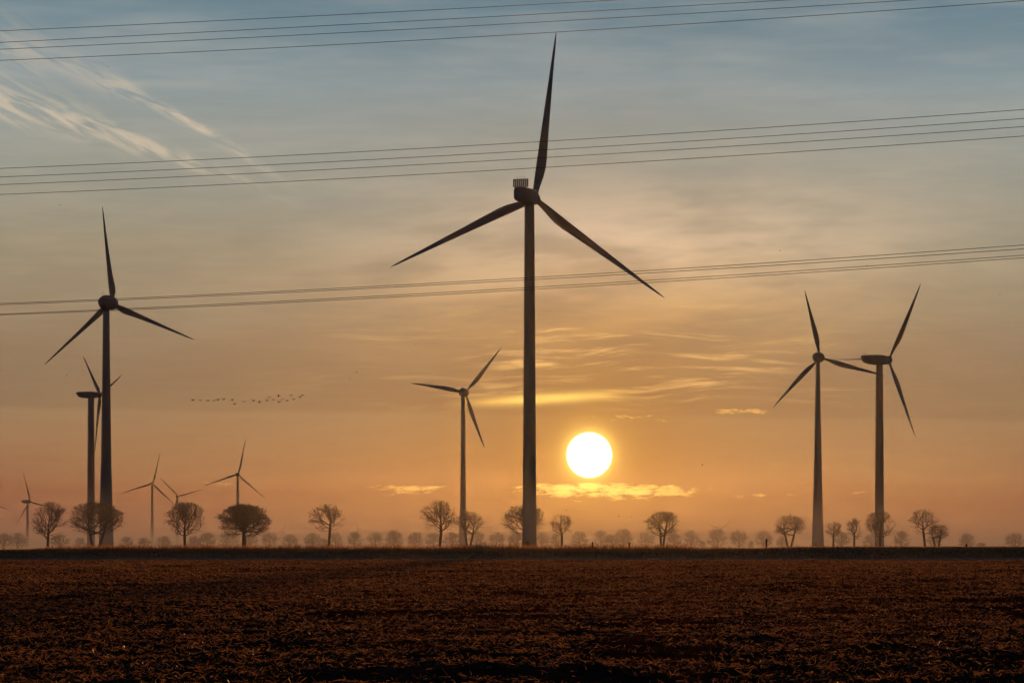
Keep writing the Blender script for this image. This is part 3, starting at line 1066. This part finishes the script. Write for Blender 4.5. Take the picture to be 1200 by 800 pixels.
BM = [bird_mesh(f, s, i) for i, (f, s) in enumerate(((.9, .6), (.4, .4), (-.6, .7), (.1, .5), (1.1, .8)))]
flock = [(226, 469), (235, 469), (243.5, 469), (251, 469.2), (255.5, 468.6), (262, 468), (272, 468.5), (275, 473), (286, 470.5), (297, 469.8), (304, 471.4), (313, 469.2),
         (315.5, 465), (320.5, 468.2), (326.5, 464.4), (327, 471.2), (330.5, 468), (336.5, 469), (341, 463.2), (344, 468), (351.5, 465.5), (354.5, 463)]
ordn = ['leftmost'] + [f'{w}' for w in ('second', 'third', 'fourth', 'fifth', 'sixth', 'seventh', 'eighth', 'ninth', 'tenth', 'eleventh', 'twelfth', 'thirteenth', 'fourteenth', 'fifteenth', 'sixteenth', 'seventeenth', 'eighteenth', 'nineteenth', 'twentieth', 'twenty-first')] + ['rightmost']


def bird(px, py, Y, k, label, group, sc):
    o = bpy.data.objects.new('bird', BM[k % 5])
    COL.objects.link(o)
    o.location = at(px, py, Y)
    o.rotation_euler = (0.15 * math.sin(k * 3.1), -0.05, math.radians(35 + 25 * math.sin(k * 1.7)))
    o.scale = (sc,) * 3
    tag(o, label, 'bird', group)


for k, (x, y) in enumerate(flock):
    bird(x, y, 820 + 25 * math.sin(k * 2.1), k, f'{ordn[k]}{"" if k in (0, 21) else " from the left"} of the dark birds in the flying flock', 'flock of birds flying in a line', 0.98)
stray = [(410, 443.5, .6, 'lone dark bird low right of the flock, lower of the pair'), (418, 436.5, .6, 'lone dark bird right of the flock, upper of the pair'), (487, 403, .5, 'tiny bird left of the mid-distance turbine blades'),
         (78, 440, .5, 'tiny bird near the left turbine blade tip'), (70, 240, .5, 'tiny bird in the grey sky left of the left turbine'), (127, 78, .45, 'tiny bird in the blue sky by the pale contrails'),
         (663, 598, .5, 'tiny bird low above the small open bare tree'), (725, 605, .55, 'left one of two tiny birds below the sun'), (740, 605.5, .55, 'right one of two tiny birds below the sun'),
         (787, 591, .55, 'tiny bird just under the golden cloud right of the sun'), (772, 534, .4, 'tiny bird nearest the sun, to its right'), (823, 545, .6, 'tiny bird midway between the sun and the tapered tower'),
         (914, 294, .5, 'tiny bird between the bottom cables right of the centre'), (1016, 311, .5, 'tiny bird under the bottom cables at the right'), (1172, 345, .45, 'tiny bird at the right side below the cables')]
for k, (x, y, s, lab) in enumerate(stray):
    bird(x, y, 760, k + 3, lab, 'stray birds', s)


# ------------------------------------------------------------------ small stakes on the bank
def stake(px, top, label, w=0.16):
    Y = 513.0
    q = at(px, top, Y)
    x = q.x
    zt = q.z
    zb = 0.9
    V, Fs = merge(bar((0, 0, 0), (0.03, 0, zt - zb - .12), w, w * .85, 8), bar((0.03, 0, zt - zb - .12), (0.035, 0, zt - zb), w * .85, w * .3, 8))
    o = mesh_obj('stake', V, Fs, M['wood'])
    o.location = (x, Y - .02 * x, zb)
    tag(o, label, 'stake', 'stakes on the bank')


stake(897.5, 631, 'tallest dark wooden stake on the bank, left of the twin-trunk tree')
stake(737, 635, 'short dark wooden stake in the grass below and right of the sun', .13)
stake(694, 634.5, 'short dark wooden stake in the grass right below the sun', .13)
stake(1131, 637, 'stubby dark wooden stake on the bare bank near the right edge', .2)


# ------------------------------------------------------------------ air: haze over everything, thicker mist lying on the far fields
def air(name, x0, x1, y0, y1, z0, z1, dens, col, g_, label):
    V, Fs = loft([[(x0, y0, z), (x1, y0, z), (x1, y1, z), (x0, y1, z)] for z in (z0, z1)])
    m, nt, out = mat_new(name)
    v = nt.nodes.new('ShaderNodeVolumePrincipled')
    v.inputs['Color'].default_value = (*col, 1)
    v.inputs['Density'].default_value = dens
    v.inputs['Anisotropy'].default_value = g_
    nt.links.new(v.outputs[0], out.inputs['Volume'])
    o = mesh_obj(name, V, Fs, m)
    tag(o, label, kind='stuff')


air('haze', -9500, 9500, -400, 8300, -1.0, 165.0, 1.25e-6, (0.92, 0.90, 0.88), 0.9, 'thin even morning haze filling the air over the plain')
air('ground_haze', -8800, 8800, 640, 7900, -0.5, 13.5, 4.2e-4, (0.84, 0.82, 0.84), 0.0, 'low mist lying over the far fields')
